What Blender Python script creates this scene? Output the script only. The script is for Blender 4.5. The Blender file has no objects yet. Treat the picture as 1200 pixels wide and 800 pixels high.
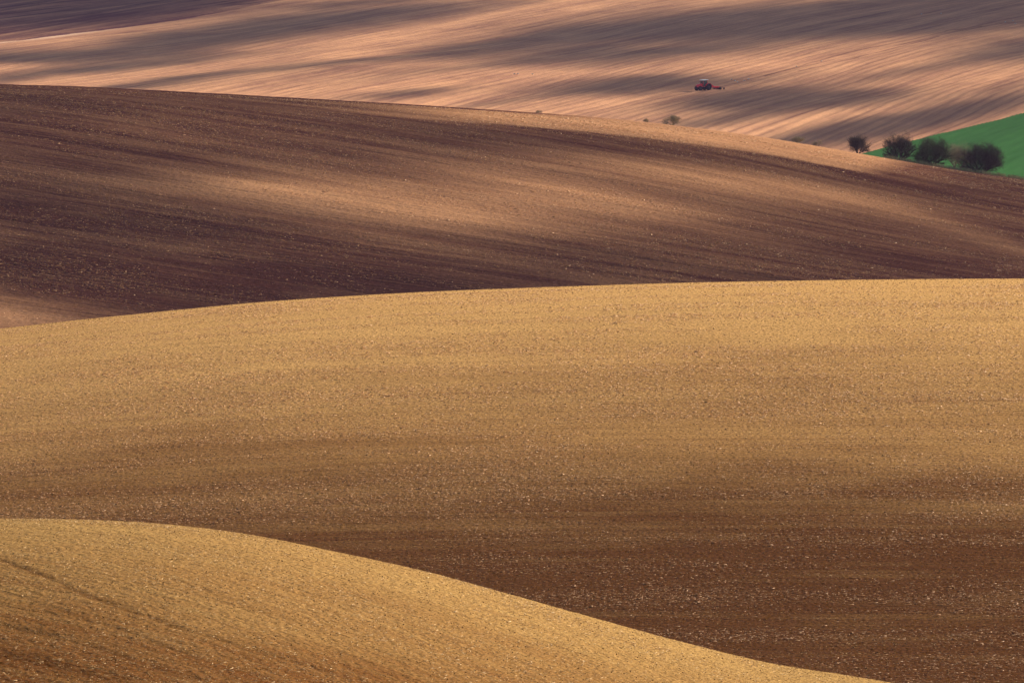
import bpy, math, random
import numpy as np
from mathutils import Vector, Matrix

R = math.radians
rng = np.random.default_rng(7)
random.seed(7)
scene = bpy.context.scene
col = scene.collection

# ------------------------------------------------------------------ camera, sky, sun, exposure
PITCH = math.atan(0.065)
F = 200.0 / 36.0 * 1200.0
cam_data = bpy.data.cameras.new("camera")
cam_data.lens = 200.0
cam_data.sensor_width = 36.0
cam_data.clip_start = 1.0
cam_data.clip_end = 30000.0
cam = bpy.data.objects.new("camera", cam_data)
cam.location = (0, 0, 0)
cam.rotation_euler = (R(90) - PITCH, 0, 0)
col.objects.link(cam)
scene.camera = cam

SUN_EL, SUN_AZ = R(20.0), R(42.0)          # azimuth from +Y towards +X
world = bpy.data.worlds.new("World")
scene.world = world
world.use_nodes = True
wn = world.node_tree
wn.nodes.clear()
sky = wn.nodes.new("ShaderNodeTexSky")
sky.sky_type = 'NISHITA'
sky.sun_disc = False
sky.sun_elevation = SUN_EL
sky.sun_rotation = SUN_AZ
sky.air_density = 1.0
sky.dust_density = 0.8
sky.ozone_density = 1.5
bg = wn.nodes.new("ShaderNodeBackground")
bg.inputs[1].default_value = 0.05
wo = wn.nodes.new("ShaderNodeOutputWorld")
wn.links.new(sky.outputs[0], bg.inputs[0])
wn.links.new(bg.outputs[0], wo.inputs[0])

SUN_DIR = Vector((math.sin(SUN_AZ) * math.cos(SUN_EL), math.cos(SUN_AZ) * math.cos(SUN_EL), math.sin(SUN_EL)))
sd = bpy.data.lights.new("sun", 'SUN')
sd.energy = 5.0
sd.angle = R(0.53)
sd.color = (1.0, 0.87, 0.66)
sun = bpy.data.objects.new("sun", sd)
sun.rotation_euler = (-SUN_DIR).to_track_quat('-Z', 'Y').to_euler()
sun.location = (300, 300, 300)
col.objects.link(sun)

scene.view_settings.view_transform = 'Standard'
scene.view_settings.look = 'None'
scene.view_settings.gamma = 1.0
scene.view_settings.exposure = 1.25
scene.view_settings.use_curve_mapping = False
scene.render.engine = 'CYCLES'
scene.cycles.max_bounces = 4
scene.cycles.diffuse_bounces = 2
scene.cycles.glossy_bounces = 1
scene.cycles.volume_bounces = 0
scene.cycles.transparent_max_bounces = 16
scene.cycles.use_denoising = True
scene.cycles.denoiser = 'OPENIMAGEDENOISE'
scene.cycles.denoising_input_passes = 'RGB_ALBEDO_NORMAL'
scene.cycles.sample_clamp_indirect = 4.0

# ------------------------------------------------------------------ numeric helpers
def hashf(ix, iy, seed):
    h = (ix.astype(np.int64) * 374761393 + iy.astype(np.int64) * 668265263 + seed * 1442695041) & 0xFFFFFFFF
    h = ((h ^ (h >> 13)) * 1274126177) & 0xFFFFFFFF
    h = (h ^ (h >> 16)) & 0xFFFFFF
    return h.astype(np.float64) / 0xFFFFFF

def vnoise(x, y, seed=0):
    fx = np.floor(x); fy = np.floor(y)
    tx = x - fx; ty = y - fy
    tx = tx * tx * (3 - 2 * tx); ty = ty * ty * (3 - 2 * ty)
    a = hashf(fx, fy, seed); b = hashf(fx + 1, fy, seed)
    c = hashf(fx, fy + 1, seed); d = hashf(fx + 1, fy + 1, seed)
    return (a + (b - a) * tx) * (1 - ty) + (c + (d - c) * tx) * ty - 0.5

def fbm(x, y, seed=0, octv=4, gain=0.5):
    s = 0.0; amp = 1.0
    for k in range(octv):
        s = s + amp * vnoise(x * 2 ** k + 13.7 * k, y * 2 ** k - 7.1 * k, seed + k)
        amp *= gain
    return s

def sstep(a, b, x):
    t = np.clip((x - a) / (b - a), 0, 1)
    return t * t * (3 - 2 * t)

def spline(xs, ys):
    """smooth curve through the points (Catmull-Rom), tabulated"""
    xs = np.array(xs, float); ys = np.array(ys, float)
    m = np.gradient(ys, xs)
    def f(x):
        x = np.clip(x, xs[0], xs[-1])
        i = np.clip(np.searchsorted(xs, x, side='right') - 1, 0, len(xs) - 2)
        h = xs[i + 1] - xs[i]; t = (x - xs[i]) / h
        return ((2*t**3 - 3*t**2 + 1) * ys[i] + (t**3 - 2*t**2 + t) * h * m[i]
                + (-2*t**3 + 3*t**2) * ys[i + 1] + (t**3 - t**2) * h * m[i + 1])
    return f

def v_of_row(r):
    return np.tan(PITCH + np.arctan((r - 400.0) / F))

def row_of(y, z):
    return 400.0 + F * np.tan(np.arctan(-z / y) - PITCH)

# ridge lines of the three nearer hills (bearing unit: 1/6667 rad, 600 = straight ahead)
crest1 = spline([-2500, -900, -300, 0, 100, 200, 300, 400, 500, 600, 700, 800, 900, 1000, 1040, 1200, 1600, 3500],
                [640, 640, 618, 608, 609, 615, 628, 648, 670, 697, 725, 752, 776, 792, 798.5, 836, 900, 930])
crest2 = spline([-2500, -600, 0, 100, 200, 300, 400, 500, 600, 700, 800, 900, 1000, 1200, 1700, 3500],
                [480, 430, 385, 374, 364, 354.5, 347.5, 342, 338, 334.5, 331.5, 329.5, 328, 326.5, 335, 380])
crest3 = spline([-2500, -600, 0, 100, 200, 300, 400, 500, 600, 700, 800, 900, 1000, 1100, 1200, 1700, 3500],
                [130, 110, 99, 102, 107, 112.5, 118, 124, 130.5, 138, 148.5, 162, 179, 196, 211, 270, 300])
Y1, Y2, Y3 = 200.0, 500.0, 950.0

def Lf(y):
    return np.maximum(y, 130.0)

def base_height(x, y):
    c = 600.0 + F * x / Lf(y)
    v1 = v_of_row(crest1(c)); v2 = v_of_row(crest2(c)); v3 = v_of_row(crest3(c))
    one = np.ones_like(c)
    knots = [
        (-600, 4.0 * one, -0.01 * one),
        (-40, -1.6 * one, -0.02 * one),
        (30, -5.5 * one, -0.14 * one),
        (130, -130 * (v1 + 0.0475), -0.01 * one),
        (Y1, -v1 * Y1, -v1),
        (268, -40.5 * one, 0.0 * one),
        (Y2, -v2 * Y2, -v2),
        (620, -43.5 * one, 0.0 * one),
        (Y3, -v3 * Y3, -v3),
        (1110, -46.5 * one, 0.006 * one),
        (1500, -31.0 * one, 0.045 * one),
        (2100, -2.5 * one, 0.044 * one),
        (2900, 22.0 * one, 0.012 * one),
        (9000, 60.0 * one, 0.0 * one),
    ]
    z = np.zeros_like(c)
    yy = np.clip(y, knots[0][0], knots[-1][0])
    for (ya, za, ma), (yb, zb, mb) in zip(knots[:-1], knots[1:]):
        sel = (yy >= ya) & (yy <= yb)
        h = yb - ya
        t = (yy - ya) / h
        zz = ((2*t**3 - 3*t**2 + 1) * za + (t**3 - 2*t**2 + t) * h * ma
              + (-2*t**3 + 3*t**2) * zb + (t**3 - t**2) * h * mb)
        z = np.where(sel, zz, z)
    return z

def relief(x, y):
    """gullies and swells, metres; dies out at the ridge lines so that these keep their shape"""
    far = sstep(1080, 1300, y)
    a = (y - 3.2 * x) / 3.35                      # across the far tillage
    b = (x + 3.2 * y) / 3.35
    w = fbm(a / 95.0 + 3.1, b / 420.0, 11, 3) * 5.0 + fbm(a / 24.0, b / 240.0, 17, 2) * 1.6 + fbm(a / 8.5, b / 160.0, 19, 2) * 0.26
    h = far * w
    m3 = sstep(600, 700, y) * (1 - sstep(880, 945, y))
    a3 = (y + 0.9 * x) / 1.35; b3 = (x - 0.9 * y) / 1.35
    h = h + m3 * (fbm(a3 / 60.0, b3 / 200.0, 23, 2) * 1.9 + fbm(a3 / 16.0, b3 / 120.0, 29, 3) * 0.55)
    m2 = sstep(285, 340, y) * (1 - sstep(430, 495, y))
    h = h + m2 * (fbm(y / 34.0, x / 90.0, 31, 2) * 0.45)
    m1 = (1 - sstep(180, 199, y))
    a1 = (y + 1.3 * x) / 1.64; b1 = (x - 1.3 * y) / 1.64
    h = h + m1 * sstep(60, 140, y) * fbm(a1 / 9.0, b1 / 45.0, 37, 2) * 0.10
    return h

def ground(x, y):
    x = np.asarray(x, float); y = np.asarray(y, float)
    return base_height(x, y) + relief(x, y)

def hit(c, row, y0, y1=None):
    """ground point seen at that bearing and dip, searched from y0 away"""
    ys = np.arange(y0, y1 or 3600, 1.0)
    xs = (c - 600.0) / F * ys
    rr = row_of(ys, ground(xs, ys))
    k = np.argmax(rr <= row)
    y = ys[k] if rr[k] <= row else ys[-1]
    x = (c - 600.0) / F * y
    return float(x), float(y), float(ground(x, y))

def polydist(px, py, pts):
    d = np.full(px.shape, 1e9)
    for (ax, ay), (bx, by) in zip(pts[:-1], pts[1:]):
        dx, dy = bx - ax, by - ay
        t = np.clip(((px - ax) * dx + (py - ay) * dy) / (dx * dx + dy * dy), 0, 1)
        d = np.minimum(d, np.hypot(px - ax - t * dx, py - ay - t * dy))
    return d

# lines on the far slope, as ground points
def ground_line(pts):
    return [hit(c, r, 1120)[:2] for c, r in pts]
FURROWS = [ground_line(p) for p in (
    [(872, 94), (930, 80.5), (990, 67), (1050, 54), (1100, 42), (1150, 31.5), (1210, 24)],
    [(935, 84), (1000, 68.5), (1060, 53), (1100, 43)],
    [(895, 90), (960, 70), (1010, 58), (1060, 47), (1110, 36), (1150, 31)],
)]
EDGE = ground_line([(-60, 56), (0, 50.5), (60, 44), (120, 36), (180, 28.5), (250, 17), (320, 3), (400, -14), (520, -42)])
gx0, gy0, _ = hit(1010, 180, 1120)
gx1, gy1, _ = hit(1200, 132, 1120)
def near_line(pts):
    return [hit(c, r, 138, 205)[:2] for c, r in pts]
TRACKS1 = [(near_line([(-60, 640), (20, 668), (100, 700), (200, 735), (300, 765), (415, 799)]), 0.20, 0.8),
           (near_line([(-40, 724), (0, 735), (80, 755), (150, 775), (225, 799)]), 0.22, 0.8),
           (near_line([(-40, 686), (60, 712), (130, 738), (230, 772), (300, 799)]), 0.16, 0.45),
           (near_line([(-30, 764), (40, 778), (130, 797)]), 0.5, 0.9),
           (near_line([(60, 628), (200, 652), (340, 690), (480, 735), (640, 788)]), 0.12, 0.35),
           (near_line([(240, 640), (380, 672), (520, 715), (700, 775)]), 0.14, 0.35),
           (near_line([(150, 664), (300, 716), (430, 762), (540, 799)]), 0.14, 0.4)]
def green_mask(x, y):
    side = (x - gx0) * (gy1 - gy0) - (y - gy0) * (gx1 - gx0)
    return (side > 0) & (y > 1060) & (x > gx0 - 40)

# ------------------------------------------------------------------ soil: pale loess brows, dark humus hollows, sunlit patches and shade painted in
def ell(c, r, blobs):
    s = np.zeros_like(c)
    for (c0, r0, hw, hh, sl, st) in blobs:
        dc = (c - c0) / hw
        dr = (r - r0 - sl * (c - c0)) / hh
        s = s + st * np.exp(-(dc * dc + dr * dr))
    return s

SH4 = [(90, 8, 200, 20, -.05, 2.2), (260, 42, 130, 10, -.13, 3.2), (390, 22, 110, 8, -.13, 1.8), (30, 67, 170, 5.5, -.03, 2.0),
       (80, 84, 150, 5, -.10, 2.6), (190, 95, 100, 4, -.13, 1.8), (400, 72, 170, 2.6, -.14, 1.3), (480, 109, 50, 4, -.12, 1.6),
       (520, 14, 100, 6, -.15, 1.1), (430, 1, 90, 5, -.1, 1.2), (660, 44, 180, 8, -.12, 2.2), (740, 61, 120, 9, -.05, 2.2),
       (1040, 17, 270, 19, -.05, 4.5), (830, 30, 130, 10, -.08, 1.8), (1210, 52, 75, 14, -.12, 2.0), (765, 99, 105, 8, -.05, 2.2),
       (930, 117, 105, 10, -.05, 3.0), (1090, 138, 120, 10, -.2, 3.0), (960, 157, 80, 7, -.2, 2.4), (1070, 80, 120, 4, -.2, 1.0),
       (850, 138, 75, 5, -.15, 1.2), (1180, 100, 80, 4, -.2, .6), (600, 118, 80, 3, -.15, .7), (560, 76, 90, 3, -.13, .7)]
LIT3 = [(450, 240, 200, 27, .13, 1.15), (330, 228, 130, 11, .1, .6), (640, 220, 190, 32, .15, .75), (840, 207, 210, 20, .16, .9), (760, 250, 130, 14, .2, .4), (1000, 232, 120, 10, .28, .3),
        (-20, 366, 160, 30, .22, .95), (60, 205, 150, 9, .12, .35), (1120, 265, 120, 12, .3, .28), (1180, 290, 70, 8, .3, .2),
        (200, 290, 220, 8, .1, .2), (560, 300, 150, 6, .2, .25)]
def shade_cloud_depth(x, y):
    """optical depth wanted over each point of the ground"""
    z = ground(x, y)
    yy = np.maximum(y, 60.0)
    c = 600 + F * x / yy
    r = row_of(yy, z)
    wob = fbm(x / 40.0, y / 60.0, 71, 3)
    a4 = (y - 3.2 * x) / 3.35; b4 = (x + 3.2 * y) / 3.35
    feather = fbm(a4 / 17.0, b4 / 210.0, 73, 3)
    d4 = ell(c, r + wob * 4 + feather * 8, SH4)
    d4 = np.maximum(2.0 * d4 * (1 + 0.6 * feather), 0) + 0.35 * np.clip(feather + 0.1, 0, 1)
    lit = ell(c, r, LIT3)
    strip = (1 - sstep(10, 26, r - crest3(c))) * sstep(280, 620, c) * (1 - sstep(1040, 1140, c))
    band3 = np.exp(-((r - crest3(c) - 33) / 12.0) ** 2) * sstep(200, 350, c) * (1 - sstep(1000, 1100, c))
    lit = np.clip(np.maximum(lit * (1 - 0.9 * band3), strip), 0, 1)
    d3 = 0.82 * (1 - lit) * (0.85 + 0.5 * wob)
    d2 = 0.42 * sstep(490, 700, r + wob * 40)
    d1 = 0.35 * sstep(640, 860, r - 0.18 * (c - 0))
    w34 = sstep(1010, 1080, y); w23 = sstep(545, 590, y); w12 = sstep(225, 255, y)
    d = d1 * (1 - w12) + d2 * w12 * (1 - w23) + d3 * w23 * (1 - w34) + d4 * w34
    fade = 1 - sstep(1000, 2200, np.abs(c - 600))
    other = 1.6 * np.clip(fbm(x / 160.0, y / 200.0, 77, 3) * 2.0, 0, 1)
    return d * fade + other * (1 - fade)

def soil_and_light_paleness(x, y, zone):
    yy = np.maximum(y, 60.0)
    z = ground(x, y)
    c = 600 + F * x / yy
    r = row_of(yy, z)
    if zone == 1:
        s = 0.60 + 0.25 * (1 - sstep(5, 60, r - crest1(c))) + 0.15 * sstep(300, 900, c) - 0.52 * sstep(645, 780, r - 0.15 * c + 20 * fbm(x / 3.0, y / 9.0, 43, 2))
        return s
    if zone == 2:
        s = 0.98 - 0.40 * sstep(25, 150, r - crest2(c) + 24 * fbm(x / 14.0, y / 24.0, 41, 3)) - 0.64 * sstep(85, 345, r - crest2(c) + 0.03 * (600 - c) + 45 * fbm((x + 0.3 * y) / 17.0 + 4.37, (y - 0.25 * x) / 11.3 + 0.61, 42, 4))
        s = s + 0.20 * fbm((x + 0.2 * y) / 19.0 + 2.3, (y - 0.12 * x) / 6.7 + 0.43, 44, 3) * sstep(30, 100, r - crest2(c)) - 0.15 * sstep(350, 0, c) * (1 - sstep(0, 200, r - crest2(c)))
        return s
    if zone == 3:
        lit = ell(c, r, LIT3)  # sunlit patches of this hill, painted into the soil colour as well
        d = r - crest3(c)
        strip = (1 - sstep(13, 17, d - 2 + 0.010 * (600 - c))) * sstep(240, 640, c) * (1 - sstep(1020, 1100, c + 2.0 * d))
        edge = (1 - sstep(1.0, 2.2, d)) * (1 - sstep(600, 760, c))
        band3 = np.exp(-((d - 30) / 11.0) ** 2) * sstep(200, 350, c) * (1 - sstep(1000, 1100, c))  # band of shade below the ridge, darkened in the soil tone too
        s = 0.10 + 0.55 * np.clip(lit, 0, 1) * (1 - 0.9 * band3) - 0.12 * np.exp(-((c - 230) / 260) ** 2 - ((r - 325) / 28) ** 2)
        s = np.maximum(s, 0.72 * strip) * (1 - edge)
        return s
    s = np.ones_like(x) * 0.75
    return s

# ------------------------------------------------------------------ materials
def new_mat(name):
    m = bpy.data.materials.new(name)
    m.use_nodes = True
    nt = m.node_tree
    b = nt.nodes["Principled BSDF"]
    return m, nt, b

def N(nt, typ, **kw):
    n = nt.nodes.new(typ)
    for k, v in kw.items():
        setattr(n, k, v)
    return n

def math_node(nt, op, a, b=None, c=None, clamp=False):
    n = nt.nodes.new("ShaderNodeMath"); n.operation = op; n.use_clamp = clamp
    for i, s in enumerate((a, b, c)):
        if s is None: continue
        if isinstance(s, (int, float)): n.inputs[i].default_value = s
        else: nt.links.new(s, n.inputs[i])
    return n.outputs[0]

def mix_col(nt, fac, a, b):
    n = nt.nodes.new("ShaderNodeMix"); n.data_type = 'RGBA'
    if isinstance(fac, (int, float)): n.inputs[0].default_value = fac
    else: nt.links.new(fac, n.inputs[0])
    for sock, v in ((n.inputs[6], a), (n.inputs[7], b)):
        if isinstance(v, tuple): sock.default_value = (*v, 1)
        else: nt.links.new(v, sock)
    return n.outputs[2]

def noise(nt, vec, scale, detail=3.0, rough=0.55):
    n = nt.nodes.new("ShaderNodeTexNoise")
    n.inputs['Scale'].default_value = scale
    n.inputs['Detail'].default_value = detail
    n.inputs['Roughness'].default_value = rough
    nt.links.new(vec, n.inputs['Vector'])
    return n.outputs[0]

def mapped(nt, vec, sx, sy):
    n = nt.nodes.new("ShaderNodeMapping")
    n.inputs['Scale'].default_value = (sx, sy, 1)
    nt.links.new(vec, n.inputs['Vector'])
    return n.outputs[0]

def soil_material(name, dark, pale, straw, px, streak_amt, clod_amt, straw_cover, row_scale=1.0):
    """px: size of the smallest clod worth drawing on this field, metres"""
    m, nt, b = new_mat(name)
    uv = N(nt, "ShaderNodeUVMap", uv_map="tillage").outputs[0]
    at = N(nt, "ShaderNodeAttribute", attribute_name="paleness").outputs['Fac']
    fu = N(nt, "ShaderNodeAttribute", attribute_name="furrow").outputs['Fac']
    ve = N(nt, "ShaderNodeAttribute", attribute_name="verge").outputs['Fac']
    # long streaks along the tillage
    s1 = noise(nt, mapped(nt, uv, 0.010 / row_scale, 0.22 / row_scale), 1.0, 4.0, 0.6)
    s2 = noise(nt, mapped(nt, uv, 0.03 / row_scale, 1.3 / row_scale), 1.0, 3.0, 0.6)
    blotch = noise(nt, uv, 0.05 / row_scale, 4.0, 0.6)
    st = math_node(nt, 'MULTIPLY_ADD', s1, 0.9, -0.45)
    st = math_node(nt, 'MULTIPLY_ADD', math_node(nt, 'SUBTRACT', s2, 0.5), 0.7, st)
    st = math_node(nt, 'MULTIPLY_ADD', math_node(nt, 'SUBTRACT', blotch, 0.5), 0.5, st)
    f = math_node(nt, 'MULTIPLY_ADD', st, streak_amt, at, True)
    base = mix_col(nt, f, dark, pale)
    # clods: light crusts and dark holes
    c1 = noise(nt, mapped(nt, uv, 1.0 / px * 0.45, 1.0 / px * 0.35), 1.0, 4.0, 0.7)
    k = math_node(nt, 'MULTIPLY_ADD', math_node(nt, 'SUBTRACT', c1, 0.5), clod_amt, 1.0)
    k = math_node(nt, 'MAXIMUM', k, 0.25)
    hs = N(nt, "ShaderNodeHueSaturation")
    nt.links.new(k, hs.inputs['Value'])
    nt.links.new(base, hs.inputs['Color'])
    c = hs.outputs[0]
    # chaff and straw crumbs, thicker in some rows
    w1 = noise(nt, mapped(nt, uv, 0.55 / px, 0.30 / px), 1.0, 2.0, 0.75)
    dens = noise(nt, mapped(nt, uv, 0.08 / row_scale, 0.6 / row_scale), 1.0, 3.0, 0.6)
    th = math_node(nt, 'MULTIPLY_ADD', math_node(nt, 'SUBTRACT', 0.5, dens), 0.30, 0.70 - straw_cover)
    mask = math_node(nt, 'MULTIPLY', math_node(nt, 'SUBTRACT', w1, th), 14.0, None, True)
    c = mix_col(nt, math_node(nt, 'MULTIPLY', mask, 0.7), c, straw)
    c = mix_col(nt, math_node(nt, 'MULTIPLY', fu, 0.6), c, tuple(v * 0.5 for v in dark))
    c = mix_col(nt, math_node(nt, 'MULTIPLY', ve, 0.85), c, (0.72, 0.47, 0.33))
    nt.links.new(c, b.inputs['Base Color'])
    b.inputs['Roughness'].default_value = 0.95
    b.inputs['Specular IOR Level'].default_value = 0.0
    bp = N(nt, "ShaderNodeBump")
    bp.inputs['Strength'].default_value = 0.8
    bp.inputs['Distance'].default_value = px * 0.55
    nt.links.new(c1, bp.inputs['Height'])
    nt.links.new(bp.outputs[0], b.inputs['Normal'])
    return m

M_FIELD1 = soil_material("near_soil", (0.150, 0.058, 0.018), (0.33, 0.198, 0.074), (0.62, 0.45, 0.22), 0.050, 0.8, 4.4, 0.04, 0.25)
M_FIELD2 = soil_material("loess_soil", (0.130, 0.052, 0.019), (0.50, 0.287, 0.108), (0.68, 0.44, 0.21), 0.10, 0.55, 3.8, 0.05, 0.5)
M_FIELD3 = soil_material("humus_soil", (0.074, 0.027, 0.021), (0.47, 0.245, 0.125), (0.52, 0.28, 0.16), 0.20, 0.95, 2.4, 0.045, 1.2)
M_FIELD4 = soil_material("far_soil", (0.120, 0.052, 0.056), (0.57, 0.300, 0.170), (0.50, 0.28, 0.17), 0.45, 1.6, 0.4, -0.06, 2.0)

mg, nt, b = new_mat("winter_wheat")
uv = N(nt, "ShaderNodeUVMap", uv_map="tillage").outputs[0]
n1 = noise(nt, mapped(nt, uv, 0.05, 0.5), 1.0, 4.0)
n2 = noise(nt, uv, 1.8, 4.0, 0.7)
f = math_node(nt, 'MULTIPLY_ADD', n1, 0.6, math_node(nt, 'MULTIPLY', n2, 0.5), True)
c = mix_col(nt, f, (0.018, 0.072, 0.022), (0.048, 0.155, 0.042))
nt.links.new(c, b.inputs['Base Color'])
b.inputs['Roughness'].default_value = 0.95
b.inputs['Specular IOR Level'].default_value = 0.0
bp = N(nt, "ShaderNodeBump"); bp.inputs['Strength'].default_value = 0.6; bp.inputs['Distance'].default_value = 0.15
nt.links.new(n2, bp.inputs['Height']); nt.links.new(bp.outputs[0], b.inputs['Normal'])
M_GREEN = mg

def simple_mat(name, colr, rough=0.6, metal=0.0, vary=0.25, scale=3.0):
    m, nt, b = new_mat(name)
    tc = N(nt, "ShaderNodeTexCoord")
    n = noise(nt, tc.outputs['Object'], scale, 3.0)
    c = mix_col(nt, n, tuple(v * (1 - vary) for v in colr), tuple(min(1, v * (1 + vary)) for v in colr))
    nt.links.new(c, b.inputs['Base Color'])
    b.inputs['Roughness'].default_value = rough
    b.inputs['Metallic'].default_value = metal
    b.inputs['Specular IOR Level'].default_value = 0.5 if rough < 0.55 else 0.05
    return m

M_STRAW = simple_mat("straw", (0.68, 0.44, 0.18), 0.7, 0, 0.3, 0.7)
M_STRAW_PINK = simple_mat("dry_chaff", (0.72, 0.38, 0.16), 0.7, 0, 0.3, 0.3)
M_TWIG = simple_mat("twig_bark", (0.066, 0.050, 0.040), 0.9, 0, 0.4, 1.0)
M_TWIG_OLIVE = simple_mat("twig_bark_olive", (0.060, 0.060, 0.030), 0.9, 0, 0.4, 1.0)
M_TWIG_GREY = simple_mat("twig_bark_grey", (0.32, 0.26, 0.17), 0.9, 0, 0.3, 1.0)
M_BUD = simple_mat("leaf_bud", (0.060, 0.085, 0.030), 0.8, 0, 0.4, 1.0)
M_TUSSOCK = simple_mat("dry_grass", (0.34, 0.29, 0.15), 0.9, 0, 0.4, 0.6)
M_RED = simple_mat("red_paint", (0.90, 0.03, 0.055), 0.4, 0, 0.1)
M_TYRE = simple_mat("rubber", (0.012, 0.014, 0.024), 0.9)
M_RIM = simple_mat("rim_paint", (0.06, 0.06, 0.08), 0.6)
M_ROOF = simple_mat("cab_roof_paint", (0.80, 0.78, 0.74), 0.4, 0, 0.05)
M_DARK = simple_mat("dark_metal", (0.018, 0.020, 0.035), 0.6, 0.0)
M_STEEL = simple_mat("worn_steel", (0.06, 0.05, 0.05), 0.7, 0.0)
M_GULL = simple_mat("gull_white", (0.82, 0.80, 0.78), 0.7, 0, 0.05)
M_GULLG = simple_mat("gull_grey", (0.35, 0.36, 0.38), 0.7, 0, 0.05)
M_BEAK = simple_mat("gull_beak", (0.6, 0.35, 0.05), 0.6)
mgl, nt, b = new_mat("cab_glass")
b.inputs['Base Color'].default_value = (0.03, 0.035, 0.05, 1); b.inputs['Roughness'].default_value = 0.08
M_GLASS = mgl

for m_ in (M_STRAW, M_STRAW_PINK):          # thin dry straw lets some sun through
    nt = m_.node_tree; b = nt.nodes["Principled BSDF"]
    b.inputs['Roughness'].default_value = 0.45; b.inputs['Specular IOR Level'].default_value = 0.25
    tl = nt.nodes.new("ShaderNodeBsdfTranslucent"); mx = nt.nodes.new("ShaderNodeMixShader"); mx.inputs[0].default_value = 0.35
    tl.inputs[0].default_value = (0.75, 0.50, 0.26, 1)
    nt.links.new(b.outputs[0], mx.inputs[1]); nt.links.new(tl.outputs[0], mx.inputs[2])
    nt.links.new(mx.outputs[0], nt.nodes["Material Output"].inputs['Surface'])

# ------------------------------------------------------------------ terrain mesh
def build_grid_mesh(name, X, Y, Z, UVa, UVb, attrs, mats, matidx):
    nr, nc = X.shape
    co = np.empty((nr * nc, 3), np.float32)
    co[:, 0] = X.ravel(); co[:, 1] = Y.ravel(); co[:, 2] = Z.ravel()
    i = np.arange(nr * nc).reshape(nr, nc)
    q = np.stack([i[:-1, :-1], i[:-1, 1:], i[1:, 1:], i[1:, :-1]], -1).reshape(-1, 4)
    sel = matidx
    out = []
    for (nm, keep, mat) in mats:
        qq = q[keep(sel)]
        if len(qq) == 0: continue
        used = np.unique(qq)
        remap = np.full(nr * nc, -1, np.int64); remap[used] = np.arange(len(used))
        f = remap[qq].astype(np.int32)
        me = bpy.data.meshes.new(nm)
        me.vertices.add(len(used)); me.vertices.foreach_set("co", co[used].ravel())
        me.loops.add(f.size); me.loops.foreach_set("vertex_index", f.ravel())
        me.polygons.add(len(f))
        me.polygons.foreach_set("loop_start", np.arange(0, f.size, 4, dtype=np.int32))
        me.polygons.foreach_set("loop_total", np.full(len(f), 4, np.int32))
        me.update(calc_edges=True)
        me.polygons.foreach_set("use_smooth", np.ones(len(f), bool))
        uvl = me.uv_layers.new(name="tillage")
        uvv = np.stack([UVa.ravel()[used], UVb.ravel()[used]], -1).astype(np.float32)
        uvl.data.foreach_set("uv", uvv[f.ravel()].ravel())
        for an, arr in attrs.items():
            a = me.attributes.new(an, 'FLOAT', 'POINT')
            a.data.foreach_set("value", arr.ravel()[used].astype(np.float32))
        me.materials.append(mat)
        o = bpy.data.objects.new(nm, me)
        o["kind"] = "structure"
        col.objects.link(o)
        out.append(o)
    return out

def columns(step):
    c = np.arange(-40, 1240 + step, step)
    left = -40 - np.cumsum(np.geomspace(step, 400, 70))[::-1]
    right = c[-1] + np.cumsum(np.geomspace(step, 400, 70))
    a = np.concatenate([left, c, right])
    wide = np.array([-60000, -30000, -16000, -10000.0])
    a = np.concatenate([wide[wide < a[0] - 100], a, -wide[::-1][(-wide[::-1]) > a[-1] + 100]])
    return (a - 600.0) / F

def rows(segs):
    out = []
    for a, b2, st in segs:
        out.append(np.arange(a, b2, st))
    out.append([segs[-1][1]])
    return np.concatenate(out)

ZONES = {
    1: dict(rows=rows([(-600, 0, 20), (0, 120, 4), (120, 138, 0.6), (138, 206, 0.13), (206, 240, 1.0)]), step=1.2,
            ac=(1.0, 1.3), amp=[(0.11, 0.26, 0.034), (0.8, 1.3, 0.014)], rowamp=(0.75, 0.004), mat=M_FIELD1),
    2: dict(rows=rows([(240, 284, 1.5), (284, 506, 0.30), (506, 575, 2.0)]), step=1.5,
            ac=(1.0, 0.03), amp=[(0.22, 0.5, 0.036), (1.6, 2.2, 0.025)], rowamp=(0.9, 0.010), mat=M_FIELD2),
    3: dict(rows=rows([(575, 640, 2.0), (640, 955, 0.50), (955, 1060, 2.5)]), step=1.5,
            ac=(1.0, 0.9), amp=[(0.42, 0.9, 0.055), (2.5, 4.0, 0.06)], rowamp=(1.4, 0.02), mat=M_FIELD3),
    4: dict(rows=rows([(1060, 1130, 2.5), (1130, 2300, 1.6), (2300, 3000, 20), (3000, 9000, 300)]), step=1.6,
            ac=(1.0, -3.2), amp=[(1.2, 2.5, 0.07), (5.0, 9.0, 0.12)], rowamp=(3.6, 0.10), mat=M_FIELD4),
}

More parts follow.
